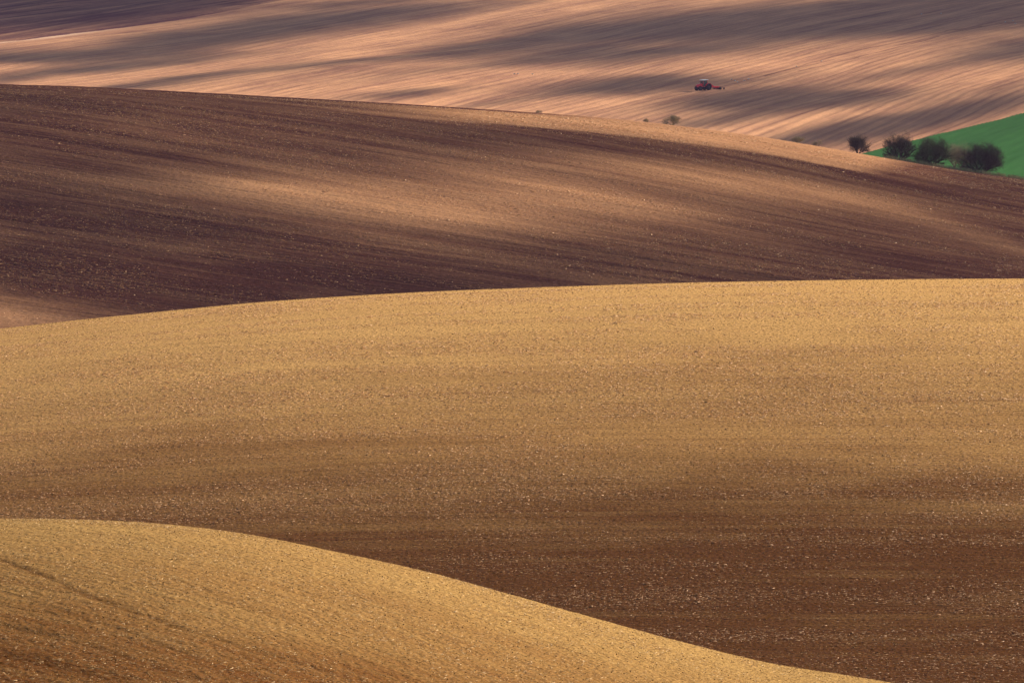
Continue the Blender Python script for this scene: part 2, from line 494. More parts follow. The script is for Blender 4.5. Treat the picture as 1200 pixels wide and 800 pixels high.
for zi, zd in ZONES.items():
    U = columns(zd['step']); Yr = zd['rows']
    YY = np.repeat(Yr[:, None], len(U), 1)
    XX = U[None, :] * Lf(YY)
    ay, ax = zd['ac']; nn = math.hypot(ay, ax)
    A = (ay * YY + ax * XX) / nn                 # across the rows
    B = (ay * XX - ax * YY) / nn                 # along the rows
    if zi == 1:
        A = A + 0.004 * (B + 120) ** 2 * 0.3
    if zi == 4:
        A = A + 22 * np.sin(B / 330.0)
    Z = ground(XX, YY)
    d = np.zeros_like(Z)
    near = (np.abs(U) < 0.4)[None, :] * np.ones_like(Z)
    for k, (wa, wb, am) in enumerate(zd['amp']):
        n_ = vnoise(A / wa, B / wb, 100 + 10 * zi + k) + 0.5 * vnoise(A / wa * 2.1 + 5, B / wb * 2.3, 105 + 10 * zi + k)
        d += am * n_
    rw, ra = zd['rowamp']
    ph = A / rw + 0.6 * vnoise(B / 40.0, A / 12.0, 150 + zi)
    d += ra * (np.sin(2 * np.pi * ph) + 1.5 * vnoise(ph * 1.7, B / 60.0, 160 + zi))
    if zi == 2:
        d *= 1 - 0.55 * sstep(448, 472, YY + 12 * vnoise(XX / 12.0, YY / 30.0, 180))
    pale = soil_and_light_paleness(XX, YY, zi)
    furrow = np.zeros_like(Z); verge = np.zeros_like(Z)
    if zi == 1:
        sel = (YY > 130) & (YY < 208) & (np.abs(XX) < 60)
        xs_, ys_ = XX[sel], YY[sel]
        acc = np.zeros(xs_.shape)
        jx = xs_ + 0.25 * fbm(xs_ / 1.6, ys_ / 2.5, 401, 3)
        brk = np.clip(0.95 + 1.3 * fbm(xs_ / 0.5, ys_ / 2.0, 402, 3), 0.15, 1.3)
        for ln, wd, st in TRACKS1:
            acc = np.maximum(acc, st * np.exp(-(polydist(jx, ys_, ln) / wd) ** 2))
        furrow[sel] = np.clip(acc * brk, 0, 1)
        d -= 0.03 * furrow
    if zi == 4:
        for ln in FURROWS:
            furrow = np.maximum(furrow, np.exp(-(polydist(XX, YY, ln) / 0.42) ** 2))
        d -= 0.15 * furrow
        dist = polydist(XX, YY, EDGE)
        (e0x, e0y), (e1x, e1y) = EDGE[0], EDGE[-1]
        # beyond the boundary strip: darker field
        yl = np.interp(XX, [p[0] for p in EDGE], [p[1] for p in EDGE])
        beyond = sstep(0, 3, YY - yl) * (1 - sstep(EDGE[-1][0] - 60, EDGE[-1][0], XX))
        verge = np.exp(-(dist / 1.9) ** 2) * sstep(-1, 0.5, -(YY - yl)) * (1 - sstep(EDGE[3][0] - 5, EDGE[4][0], XX))
        pale = pale * (1 - 0.7 * beyond)
        d += 0.25 * beyond * (dist < 6) * np.maximum(vnoise(A / 0.8, B / 1.2, 333), 0)
        pale = pale + 0.0
    gm = green_mask(XX, YY)
    if zi == 4:
        d = np.where(gm, 0.25 * d, d)
    Z2 = Z + d * near
    face_green = (gm[:-1, :-1] & gm[1:, 1:]).ravel() if zi == 4 else np.zeros((len(Yr) - 1) * (len(U) - 1), bool)
    mats = [("ploughed_field", lambda s: ~s, zd['mat'])]
    if zi == 4:
        mats.append(("green_field", lambda s: s, M_GREEN))
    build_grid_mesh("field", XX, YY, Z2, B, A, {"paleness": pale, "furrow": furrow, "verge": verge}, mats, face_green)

# ------------------------------------------------------------------ clouds: thin low unseen flakes, added and shaped to throw the wanted shade
CH = 260.0
kx, ky = SUN_DIR.x / SUN_DIR.z, SUN_DIR.y / SUN_DIR.z
G = 4.0
gx = np.arange(-420, 460, G) + kx * (CH + 25)
gy = np.arange(90, 2560, G) + ky * (CH + 25)
CX, CY = np.meshgrid(gx, gy)
px, py = CX - kx * (CH + 30), CY - ky * (CH + 30)
for _ in range(8):
    zz = ground(px, py)
    px, py = CX - kx * (CH - zz), CY - ky * (CH - zz)
D = shade_cloud_depth(px, py)
SIG = 0.30
T = D * SUN_DIR.z / SIG
T = T * (1 + 0.25 * fbm(CX / 25.0, CY / 25.0, 91, 3))
edge_fade = np.minimum.reduce([sstep(0, 60, CX - gx[0]), sstep(0, 60, gx[-1] - CX), sstep(0, 60, CY - gy[0]), sstep(0, 60, gy[-1] - CY)])
T = T * edge_fade
keep = T > 0.06
hh = np.maximum(T, 0.025) * 0.5
bulge = 2.0 * fbm(CX / 60.0, CY / 60.0, 95, 2)
nr, nc = CX.shape
top = np.stack([CX, CY, CH + bulge + hh], -1).reshape(-1, 3)
bot = np.stack([CX, CY, CH + bulge - hh], -1).reshape(-1, 3)
idx = np.arange(nr * nc).reshape(nr, nc)
fk = keep[:-1, :-1] | keep[1:, :-1] | keep[:-1, 1:] | keep[1:, 1:]
q = np.stack([idx[:-1, :-1], idx[:-1, 1:], idx[1:, 1:], idx[1:, :-1]], -1)
qt = q[fk]; off = nr * nc
faces = [qt, qt[:, ::-1] + off]
pad = np.pad(fk, 1)
for (di, dj, a, b2) in ((-1, 0, 0, 1), (0, 1, 1, 2), (1, 0, 2, 3), (0, -1, 3, 0)):
    nb = pad[1 + di: 1 + di + fk.shape[0], 1 + dj: 1 + dj + fk.shape[1]]
    bd = fk & ~nb
    qb = q[bd]
    faces.append(np.stack([qb[:, b2], qb[:, a], qb[:, a] + off, qb[:, b2] + off], -1))
fc = np.concatenate(faces)
allv = np.concatenate([top, bot])
used = np.unique(fc); remap = np.full(len(allv), -1, np.int64); remap[used] = np.arange(len(used))
me = bpy.data.meshes.new("shade_cloud")
fc = remap[fc].astype(np.int32)
me.vertices.add(len(used)); me.vertices.foreach_set("co", allv[used].astype(np.float32).ravel())
me.loops.add(fc.size); me.loops.foreach_set("vertex_index", fc.ravel())
me.polygons.add(len(fc))
me.polygons.foreach_set("loop_start", np.arange(0, fc.size, 4, dtype=np.int32))
me.polygons.foreach_set("loop_total", np.full(len(fc), 4, np.int32))
me.update(calc_edges=True)
mc = bpy.data.materials.new("shade_cloud_vapour"); mc.use_nodes = True
nt = mc.node_tree; nt.nodes.remove(nt.nodes["Principled BSDF"])
pv = N(nt, "ShaderNodeVolumePrincipled")
pv.inputs['Density'].default_value = SIG
pv.inputs['Color'].default_value = (0.98, 0.98, 0.98, 1)
pv.inputs['Anisotropy'].default_value = 0.3
nt.links.new(pv.outputs[0], nt.nodes["Material Output"].inputs['Volume'])
me.materials.append(mc)
o = bpy.data.objects.new("shade_clouds", me); o["kind"] = "structure"; col.objects.link(o)

# ------------------------------------------------------------------ haze
HAZE = True
if HAZE:
    v = [(sx, sy, sz) for sz in (-50.0, 42.0) for sy in (-300.0, 3300.0) for sx in (-900.0, 900.0)]
    # bottom a metre below the ground everywhere inside, top above everything inside
    f = [(0, 2, 3, 1), (4, 5, 7, 6), (0, 1, 5, 4), (2, 6, 7, 3), (0, 4, 6, 2), (1, 3, 7, 5)]
    me = bpy.data.meshes.new("haze"); me.from_pydata(v, [], f); me.update()
    mh = bpy.data.materials.new("haze_air"); mh.use_nodes = True
    nt = mh.node_tree; nt.nodes.remove(nt.nodes["Principled BSDF"])
    pv = N(nt, "ShaderNodeVolumePrincipled")
    pv.inputs['Density'].default_value = 0.00003
    pv.inputs['Color'].default_value = (0.70, 0.56, 1.0, 1)
    pv.inputs['Anisotropy'].default_value = 0.0
    nt.links.new(pv.outputs[0], nt.nodes["Material Output"].inputs['Volume'])
    me.materials.append(mh)
    o = bpy.data.objects.new("haze", me); o["kind"] = "stuff"; o["label"] = "thin bluish haze over the far fields"; o["category"] = "haze"
    col.objects.link(o)

# ------------------------------------------------------------------ straw and chaff lying on the soil
def straw(name, label, n, c0, c1, ya, yb, lmin, lmax, wid, mat, patch, tall=0.5, seed=1, axis=None):
    g = np.random.default_rng(seed)
    N0 = n * 3
    y = np.sqrt(g.uniform(ya ** 2, yb ** 2, N0))
    c = g.uniform(c0, c1, N0)
    x = (c - 600) / F * y
    a = y * patch[0] + x * patch[1]; b_ = x * patch[0] - y * patch[1]
    dens = 0.35 + 1.0 * fbm(a / patch[2], b_ / (patch[2] * 8), seed, 3) * 1.3 + fbm(x / (patch[2] * 3), y / (patch[2] * 5), seed + 9, 3) * 0.8
    keep = g.uniform(0, 1, N0) < np.clip(dens, 0.03, 1)
    x, y = x[keep][:n], y[keep][:n]
    m = len(x)
    z = ground(x, y)
    L = np.minimum(lmin * np.exp(np.abs(g.normal(0, 0.8, m))), lmax * 1.6); th = g.uniform(0, np.pi, m)
    if axis is not None:
        th = axis + g.normal(0, 0.7, m)
    dx, dy = np.cos(th), np.sin(th)
    tilt = g.normal(0, 0.07, m)
    w = wid * np.exp(g.normal(-0.15, 0.45, m))
    zc = z + w * tall + 0.02 + g.uniform(0, 0.03, m)
    P = np.empty((m, 6, 3), np.float32)
    for e, s in ((0, -1.0), (3, 1.0)):
        ex = x + s * dx * L / 2; ey = y + s * dy * L / 2; ez = zc + s * tilt * L / 2
        P[:, e + 0] = np.stack([ex - dy * w, ey + dx * w, ez - w * 0.25], -1)
        P[:, e + 1] = np.stack([ex + dy * w, ey - dx * w, ez - w * 0.25], -1)
        P[:, e + 2] = np.stack([ex, ey, ez + w * 0.45], -1)
    base = (np.arange(m) * 6)[:, None]
    tri = np.array([[0, 2, 1], [3, 4, 5]])
    qd = np.array([[0, 1, 4, 3], [1, 2, 5, 4], [2, 0, 3, 5]])
    ft = (base[:, :, None] + tri[None]).reshape(-1, 3)
    fq = (base[:, :, None] + qd[None]).reshape(-1, 4)
    me = bpy.data.meshes.new(name)
    me.vertices.add(m * 6); me.vertices.foreach_set("co", P.ravel())
    li = np.concatenate([ft.ravel(), fq.ravel()]).astype(np.int32)
    me.loops.add(len(li)); me.loops.foreach_set("vertex_index", li)
    tot = np.concatenate([np.full(len(ft), 3), np.full(len(fq), 4)]).astype(np.int32)
    st = np.concatenate([[0], np.cumsum(tot)[:-1]]).astype(np.int32)
    me.polygons.add(len(tot)); me.polygons.foreach_set("loop_start", st); me.polygons.foreach_set("loop_total", tot)
    me.update(calc_edges=True); me.materials.append(mat)
    o = bpy.data.objects.new(name, me); o["kind"] = "stuff"; o["label"] = label; o["category"] = "straw"
    col.objects.link(o)

straw("straw_litter", "pale straw bits scattered over the nearest ploughed slope", 34000, -60, 1260, 138, 196, 0.05, .18, .0070, M_STRAW, (0.61, 0.79, 3.0), seed=3, axis=2.2)
straw("straw_litter", "pale straw crumbs scattered over the golden middle field", 115000, -60, 1260, 285, 485, .08, .26, .015, M_STRAW_PINK, (1.0, 0.03, 3.5), seed=4, axis=0.0)
straw("straw_litter", "pinkish chaff flecks scattered over the dark brown hill", 50000, -60, 1260, 640, 930, 0.14, .45, .032, M_STRAW_PINK, (0.74, 0.67, 6.0), seed=5, axis=-0.73)

# ------------------------------------------------------------------ mesh builder for objects
class MB:
    def __init__(self): self.v = []; self.f = []; self.m = []
    def add(self, vs, fs, mi=0):
        o = len(self.v); self.v += [tuple(p) for p in vs]
        self.f += [tuple(i + o for i in f) for f in fs]; self.m += [mi] * len(fs)
    def prism(self, sec0, sec1, mi=0):
        n = len(sec0)
        self.add(list(sec0) + list(sec1), [(i, (i + 1) % n, n + (i + 1) % n, n + i) for i in range(n)] + [tuple(range(n))[::-1], tuple(range(n, 2 * n))], mi)
    def box(self, x0, x1, y0, y1, z0, z1, mi=0, bev=0.0, top=(1, 1)):
        cx, cy = (x0 + x1) / 2, (y0 + y1) / 2
        def ring(z, ins, k=(1, 1)):
            hx, hy = (x1 - x0) / 2 * k[0] - ins, (y1 - y0) / 2 * k[1] - ins
            e = min(bev, hx * .9, hy * .9)
            if bev <= 0: return [(cx - hx, cy - hy, z), (cx + hx, cy - hy, z), (cx + hx, cy + hy, z), (cx - hx, cy + hy, z)]
            return [(cx - hx + e, cy - hy, z), (cx + hx - e, cy - hy, z), (cx + hx, cy - hy + e, z), (cx + hx, cy + hy - e, z),
                    (cx + hx - e, cy + hy, z), (cx - hx + e, cy + hy, z), (cx - hx, cy + hy - e, z), (cx - hx, cy - hy + e, z)]
        rs = [ring(z0, 0), ring(z1, 0, top)] if bev <= 0 else [ring(z0, bev * .6), ring(z0 + bev, 0), ring(z1 - bev, 0, top), ring(z1, bev * .6, top)]
        n = len(rs[0]); vs = [p for r in rs for p in r]
        fs = [tuple(range(n))[::-1], tuple(range((len(rs) - 1) * n, len(rs) * n))]
        for k in range(len(rs) - 1):
            fs += [(k * n + i, k * n + (i + 1) % n, (k + 1) * n + (i + 1) % n, (k + 1) * n + i) for i in range(n)]
        self.add(vs, fs, mi)
    def tube(self, p, q, r0, r1, n=6, mi=0):
        p, q = Vector(p), Vector(q); d = (q - p)
        if d.length < 1e-6: return
        d.normalize(); a = d.orthogonal().normalized(); b = d.cross(a)
        s0 = [p + (a * math.cos(t) + b * math.sin(t)) * r0 for t in [2 * math.pi * i / n for i in range(n)]]
        s1 = [q + (a * math.cos(t) + b * math.sin(t)) * r1 for t in [2 * math.pi * i / n for i in range(n)]]
        self.prism(s0, s1, mi)
    def lathe_y(self, cx, cy, cz, prof, n=28, mi=0, lug=0.0):
        """prof: (offset along y, radius) pairs"""
        vs, fs = [], []
        for (oy, r) in prof:
            for i in range(n):
                t = 2 * math.pi * i / n
                rr = r + (lug if (i % 2 and r > prof[0][1] * 1.01) else 0)
                vs.append((cx + rr * math.cos(t), cy + oy, cz + rr * math.sin(t)))
        for k in range(len(prof) - 1):
            fs += [(k * n + i, k * n + (i + 1) % n, (k + 1) * n + (i + 1) % n, (k + 1) * n + i) for i in range(n)]
        fs += [tuple(range(n))[::-1], tuple(range((len(prof) - 1) * n, len(prof) * n))]
        self.add(vs, fs, mi)
    def ball(self, c, r, seg=10, rin=7, mi=0):
        vs = [(c[0], c[1], c[2] - r[2])]; fs = []
        for j in range(1, rin):
            ph = math.pi * j / rin - math.pi / 2
            for i in range(seg):
                t = 2 * math.pi * i / seg
                vs.append((c[0] + r[0] * math.cos(ph) * math.cos(t), c[1] + r[1] * math.cos(ph) * math.sin(t), c[2] + r[2] * math.sin(ph)))
        vs.append((c[0], c[1], c[2] + r[2])); L = len(vs) - 1
        for i in range(seg):
            fs.append((0, 1 + (i + 1) % seg, 1 + i))
            fs.append((L, L - seg + i, L - seg + (i + 1) % seg))
        for j in range(rin - 2):
            fs += [(1 + j * seg + i, 1 + j * seg + (i + 1) % seg, 1 + (j + 1) * seg + (i + 1) % seg, 1 + (j + 1) * seg + i) for i in range(seg)]
        self.add(vs, fs, mi)
    def build(self, name, mats, parent=None, smooth=False):
        me = bpy.data.meshes.new(name); me.from_pydata(self.v, [], self.f); me.update()
        mats = mats if isinstance(mats, (list, tuple)) else [mats]
        for m in mats: me.materials.append(m)
        if len(mats) > 1: me.polygons.foreach_set("material_index", self.m)
        if smooth: me.polygons.foreach_set("use_smooth", [True] * len(self.f))
        o = bpy.data.objects.new(name, me); col.objects.link(o)
        if parent is not None: o.parent = parent
        return o

def thing(name, label, cat, loc, group=None, rot=None):
    o = bpy.data.objects.new(name, None); col.objects.link(o)
    o.empty_display_size = 0.5
    o.location = loc
    if rot is not None: o.rotation_euler = rot
    o["label"] = label; o["category"] = cat
    if group: o["group"] = group
    return o

def slope_rot(x, y, heading, e=1.5):
    """euler that stands a thing on the slope facing its local +X along the heading"""
    nx = (ground(x - e, y) - ground(x + e, y)) / (2 * e)
    ny = (ground(x, y - e) - ground(x, y + e)) / (2 * e)
    n = Vector((float(nx), float(ny), 1)).normalized()
    fwd = Vector((math.cos(heading), math.sin(heading), 0)); fwd = (fwd - n * fwd.dot(n)).normalized()
    side = n.cross(fwd)
    return Matrix((fwd, side, n)).transposed().to_euler()

# ------------------------------------------------------------------ tractor
def make_wheel(root, x, y, r, w):
    m = MB(); h = w / 2
    m.lathe_y(x, y, r, [(-h, r * .62), (-h, r * .86), (-h * .75, r * .97), (0, r), (h * .75, r * .97), (h, r * .86), (h, r * .62)], 32, 0, r * 0.035)
    t = m.build("wheel", M_TYRE, root)
    k = MB(); s = 1 if y > 0 else -1
    k.lathe_y(x, y, r, [(-h * .9, r * .60), (h * .9, r * .60)], 24)
    k.lathe_y(x, y + s * h * 1.0, r, [(-.03, r * .26), (.03, r * .20)], 12)
    k.build("rim", M_RIM, t)

tx, ty, tz = hit(823.5, 106.0, 1200)
HEAD = math.pi + R(32)
tr = thing("tractor", "red tractor with a white cab roof working the far brown slope", "tractor", (tx, ty, tz - 0.02), rot=slope_rot(tx, ty, HEAD))
for s in (-1, 1):
    make_wheel(tr, -1.25, s * 0.95, 0.90, 0.52)
    make_wheel(tr, 1.40, s * 0.90, 0.62, 0.42)
m = MB()
m.box(-1.55, 1.95, -.26, .26, .55, .98, bev=.05)
m.box(-1.40, -1.10, -.72, .72, .75, 1.05, bev=.04); m.box(1.30, 1.50, -.72, .72, .50, .68, bev=.03)
m.box(1.95, 2.30, -.38, .38, .50, .98, bev=.06)
m.box(-.40, .55, .50, .78, .55, .95, bev=.06); m.box(-.40, .55, -.78, -.50, .55, .95, bev=.06)
m.build("chassis", M_DARK, tr)
m = MB()
sec = lambda x, w, z0, z1: [(x, -w, z0), (x, -w, z1 - .14), (x, -w * .7, z1), (x, w * .7, z1), (x, w, z1 - .14), (x, w, z0)]
m.prism(sec(.35, .50, .92, 1.86), sec(1.75, .44, .92, 1.68)); m.prism(sec(1.753, .44, .92, 1.68), sec(2.12, .36, 1.0, 1.45))
hood = m.build("hood", M_RED, tr)
m = MB(); m.box(2.121, 2.14, -.22, .22, 1.05, 1.33); m.build("grille", M_DARK, hood)
for s in (-1, 1):
    m = MB(); m.box(2.08, 2.135, s * .17 - .06, s * .17 + .06, 1.40, 1.47, bev=.01); m.build("headlight", M_ROOF, hood)
m = MB(); m.box(-1.20, .33, -.72, .72, 1.05, 2.62, bev=.08, top=(.90, .90)); cab = m.build("cab", M_GLASS, tr)
m = MB()
for sx, ex in ((-1.20, -1.12), (.33, .25)):
    for s in (-1, 1):
        m.tube((sx, s * .72, 1.05), (ex, s * .655, 2.62), .05, .045, 6)
m.box(-1.24, .37, -.75, .75, 1.0, 1.12, bev=.02)
m.build("cab_frame", M_RED, cab)
m = MB(); m.box(-1.38, .50, -.86, .86, 2.62, 2.88, bev=.09); m.build("cab_roof", M_ROOF, tr)
for s in (-1, 1):
    m = MB()
    pts = [(-1.25 + 1.02 * math.cos(t), .9 + 1.02 * math.sin(t)) for t in [R(a) for a in range(20, 171, 15)]]
    for (xa, za), (xb, zb) in zip(pts[:-1], pts[1:]):
        y0, y1 = (s * .68, s * 1.24) if s > 0 else (s * 1.24, s * .68)
        k = .94
        xa2, za2 = -1.25 + (xa + 1.25) * k, .9 + (za - .9) * k; xb2, zb2 = -1.25 + (xb + 1.25) * k, .9 + (zb - .9) * k
        m.prism([(xa, y0, za), (xa, y1, za), (xa2, y1, za2), (xa2, y0, za2)], [(xb, y0, zb), (xb, y1, zb), (xb2, y1, zb2), (xb2, y0, zb2)])
    m.build("fender", M_RED, tr)
m = MB(); m.tube((.45, -.45, 1.5), (.45, -.45, 2.75), .05, .05, 8); m.tube((.45, -.45, 2.75), (.38, -.45, 2.88), .05, .05, 8); m.build("exhaust_pipe", M_DARK, tr)
for s in (-1, 1):
    m = MB()
    m.tube((.30, s * .70, 2.3), (.42, s * 1.12, 2.3), .02, .02, 5); m.box(.38, .46, s * 1.12 - .10, s * 1.12 + .10, 2.02, 2.38, bev=.02)
    m.build("mirror", M_DARK, cab)
m = MB()
for s in (-1, 1): m.tube((-1.6, s * .35, .62), (-2.25, s * .42, .55), .05, .05, 6)
m.build("hitch", M_DARK, tr)

bx_, by_ = tx - 3.6 * math.cos(HEAD), ty - 3.6 * math.sin(HEAD)
cu = thing("cultivator", "red cultivator with dark tines and roller trailing behind the tractor", "cultivator",
           (bx_, by_, float(ground(bx_, by_)) - 0.02), rot=slope_rot(bx_, by_, HEAD))
m = MB()
m.tube((1.35, .3, .55), (.75, .3, .62), .05, .05, 6); m.tube((1.35, -.3, .55), (.75, -.3, .62), .05, .05, 6); m.tube((1.35, -.34, .55), (1.35, .34, .55), .05, .05, 6)
m.build("drawbar", M_DARK, cu)
m = MB()
for xx in (.7, .05, -.6): m.box(xx - .07, xx + .07, -1.5, 1.5, .58, .74, bev=.02)
for yy in (-1.3, -.45, .45, 1.3): m.box(-1.15, .72, yy - .055, yy + .055, .745, .87, bev=.02)
m.prism([(.62, -.10, .87), (.62, .10, .87), (.02, .10, .87), (.02, -.10, .87)], [(.62, -.05, 1.35), (.62, .05, 1.35), (.50, .05, 1.35), (.50, -.05, 1.35)])
m.build("frame", M_RED, cu)
for row_, xx in enumerate((.7, .05, -.6)):
    for k in range(5):
        m = MB(); yy = -1.3 + k * .62 + row_ * .1
        m.tube((xx, yy, .58), (xx + .10, yy, .30), .03, .03, 5); m.tube((xx + .10, yy, .30), (xx - .04, yy, -.05), .03, .02, 5)
        m.build("tine", M_STEEL, cu)
m = MB(); m.lathe_y(-1.15, 0, .30, [(-1.55, .26), (-1.55, .30), (1.55, .30), (1.55, .26)], 18, 0, .03)
m.build("roller", M_STEEL, cu)
for s in (-1, 1):
    m = MB(); m.tube((-1.10, s * 1.3, .78), (-1.15, s * 1.60, .30), .04, .04, 6); m.build("roller_arm", M_DARK, cu)
# marker arm reaching out behind
m = MB(); m.tube((-1.1, 1.3, .82), (-1.9, 1.9, .45), .035, .03, 6); m.build("marker_arm", M_DARK, cu)
m = MB(); m.lathe_y(-1.95, 1.9, .25, [(-.04, .27), (.04, .27)], 16); m.build("marker_disc", M_STEEL, cu)

# ------------------------------------------------------------------ shrubs
def grow(tw, limbs, p, d, L, r, lvl, rg, W, H, base):
    n = 3
    seg = L / n
    for i in range(n):
        d2 = (d + Vector((rg.gauss(0, .16), rg.gauss(0, .16), rg.gauss(.02, .12)))).normalized()
        q = p + d2 * seg
        r2 = r * (0.80 if lvl < 4 else 0.7)
        (limbs if lvl < 2 else tw).tube(p, q, r, r2, 5 if lvl < 2 else 3)
        p, d, r = q, d2, r2
        e = ((p.x / W) ** 2 + (p.y / W) ** 2 + (max(p.z - H * .48, 0) / (H * .52)) ** 2 + (min(p.z - H * .48, 0) / (H * .55)) ** 2)
        lob = 0.35 * math.sin(p.x * 2.1 / W * 2.6 + W) * math.sin(p.y * 2.3 / W * 2.6 + 1.7) + 0.25 * math.sin(p.z * 3.1 + 2.2 * p.x)
        if e + lob > rg.uniform(0.55, 1.6): return
        if lvl < 5:
            for k in range(rg.choice((1, 2, 2, 3)) if lvl else 3):
                ax = Vector((rg.gauss(0, 1), rg.gauss(0, 1), rg.gauss(0, .55))).normalized()
                nd = (d * rg.uniform(.55, 1.0) + ax * rg.uniform(.5, .95)).normalized()
                grow(tw, limbs, p, nd, L * rg.uniform(.60, .85), r * .68, lvl + 1, rg, W, H, base)

def make_bush(name, label, c, row, y0, W, H, mat, seed, stems=6, lift=0.9, group=None, buds=0, cat="shrub", tmax=16000, depth=None):
    rg = random.Random(seed)
    if depth is None: x, y, z = hit(c, row, y0)
    else:
        y = depth; x = (c - 600) / F * y; z = float(ground(x, y))
    root = thing(name, label, cat, (x, y, z - 0.05), group)
    tw, li = MB(), MB()
    li.ball((0, 0, 0.0), (.16, .16, .12), 8, 5)
    for k in range(stems):
        t = 2 * math.pi * (k + rg.random() * .7) / stems
        d = Vector((math.cos(t), math.sin(t), lift * rg.uniform(.6, 1.8))).normalized()
        grow(tw, li, Vector((math.cos(t) * .1, math.sin(t) * .1, 0)), d, H * rg.uniform(.5, .62), .095 * H / 4, 0, rg, W, H, z)
    if buds:
        vv = [v for v in tw.v[::7]]
        for k in range(buds):
            p = Vector(rg.choice(vv)); s = rg.uniform(.02, .05)
            a = Vector((rg.gauss(0, 1), rg.gauss(0, 1), rg.gauss(0, 1))).normalized() * s; b2 = a.orthogonal()
            tw.add([p - a, p + b2, p + a, p - b2], [(0, 1, 2, 3)], 1)
    li.build("trunk", mat, root)
    o = tw.build("crown", [mat, M_BUD] if buds else [mat], root)
    return len(tw.f)

cnt = []
HEDGE = "leafless shrubs along the green field edge"
def yc3(c):  # just behind the third ridge
    return 957.0
cnt.append(make_bush("shrub", "dark leafless shrub, leftmost of the three big round ones beside the green field", 1054, 0, 0, 2.45, 4.9, M_TWIG, 11, 10, .7, HEDGE, 1500, depth=957))
cnt.append(make_bush("shrub", "dark olive shrub in the middle of the three big ones, spreading low to the right", 1092, 0, 0, 2.95, 5.2, M_TWIG_OLIVE, 12, 11, .6, HEDGE, 4500, depth=956))
cnt.append(make_bush("shrub", "purplish brown shrub standing alone at the right end of the hedge", 1151, 0, 0, 3.7, 5.4, M_TWIG, 13, 10, .7, HEDGE, 800, depth=957))
cnt.append(make_bush("shrub", "pale grey twiggy shrub showing between the middle and right dark shrubs", 1123, 0, 0, 2.9, 5.2, M_TWIG_GREY, 14, 4, 1.5, HEDGE, 0, depth=966))
cnt.append(make_bush("shrub", "small thin brown shrub on the ridge left of the dark shrubs", 1006, 0, 0, 1.9, 3.2, M_TWIG, 15, 9, 1.1, HEDGE, 200, depth=957))
SCR = "low scrub along the ridge"
cnt.append(make_bush("scrub_bush", "low wide tan scrub on the ridge below the tractor", 788, 0, 0, 1.9, 1.7, M_TWIG_GREY, 21, 6, .9, SCR, 300, depth=953))
cnt.append(make_bush("scrub_bush", "tiny brown scrub just left of the wide tan scrub on the ridge", 757, 0, 0, .7, .8, M_TWIG_GREY, 22, 4, .9, SCR, 0, depth=953))
cnt.append(make_bush("scrub_bush", "small low scrub at the ridge left of the tractor", 632, 0, 0, .9, .6, M_TWIG_GREY, 23, 4, .9, SCR, 60, depth=953))
cnt.append(make_bush("scrub_bush", "olive scrub tuft on the pale part of the ridge", 935, 0, 0, 1.3, 1.25, M_TWIG_GREY, 24, 5, .9, SCR, 200, depth=954))
cnt.append(make_bush("scrub_bush", "small dark scrub on the ridge between the olive tuft and the hedge", 958, 0, 0, .9, 1.3, M_TWIG_GREY, 25, 4, 1.0, SCR, 60, depth=954))
print("twig faces", cnt)

# dry grass strip at the foot of the hedge
g = MB(); rg = random.Random(5)
for k in range(7000):
    c = rg.uniform(1035, 1225); y = 950.5 + abs(rg.gauss(0, 3.5)); x = (c - 600) / F * y
    z = float(base_height(np.array([x]), np.array([y]))[0])
    if rg.random() > .35 + .65 * (math.sin(c * .35) * .5 + .5): continue
    h = rg.uniform(.25, .8); a = rg.uniform(0, 6.28); w = .03
    lx, ly = rg.gauss(0, .12), rg.gauss(0, .12)
    g.add([(x - w * math.cos(a), y - w * math.sin(a), z - .05), (x + w * math.cos(a), y + w * math.sin(a), z - .05), (x + lx, y + ly, z + h), (x - w * math.sin(a), y + w * math.cos(a), z - .05)],
          [(0, 1, 2), (1, 3, 2), (3, 0, 2)])
o = g.build("dry_grass", M_TUSSOCK); o["kind"] = "stuff"; o["label"] = "dry olive grass verge at the foot of the hedge"; o["category"] = "grass"

# ------------------------------------------------------------------ gulls
def gull_mesh(kind):
    m = MB()
    if kind == 'stand':
        m.ball((0, 0, .22), (.20, .085, .095)); m.ball((.17, 0, .35), (.065, .05, .055)); m.tube((.12, 0, .26), (.16, 0, .34), .055, .045, 8)
        m.add([(-.12, .05, .24), (-.12, -.05, .24), (-.36, -.03, .20), (-.36, .03, .20), (-.12, 0, .29)], [(0, 1, 2, 3), (4, 0, 3), (4, 1, 0), (4, 2, 1), (4, 3, 2)], 1)
        for s in (-1, 1):
            m.ball((-.03, s * .075, .24), (.19, .02, .07), mi=1); m.tube((.02, s * .035, .15), (.02, s * .035, 0), .008, .008, 4, 2)
        m.tube((.225, 0, .35), (.29, 0, .335), .016, .004, 5, 2)
    else:
        m.ball((0, 0, 0), (.21, .07, .075)); m.ball((.21, 0, .03), (.06, .045, .05)); m.tube((.26, 0, .03), (.32, 0, .02), .015, .004, 5, 2)
        m.add([(-.15, .05, 0), (-.15, -.05, 0), (-.36, -.08, 0), (-.36, .08, 0), (-.15, 0, .03)], [(0, 1, 2, 3), (4, 0, 3), (4, 1, 0), (4, 2, 1), (4, 3, 2)])
        for s in (-1, 1):
            a = [(.08, s * .05, .03), (.13, s * .30, .16), (-.05, s * .62, .12)]; b2 = [(-.08, s * .05, .03), (-.06, s * .30, .15), (-.07, s * .62, .115)]
            vs = a + b2 + [(p[0] * .9, p[1], p[2] - .015) for p in a + b2]
            m.add(vs, [(0, 1, 4, 3), (1, 2, 5, 4), (6, 9, 10, 7), (7, 10, 11, 8), (0, 6, 7, 1), (1, 7, 8, 2), (3, 4, 10, 9), (4, 5, 11, 10), (2, 8, 11, 5)], 1 if s else 0)
    return m
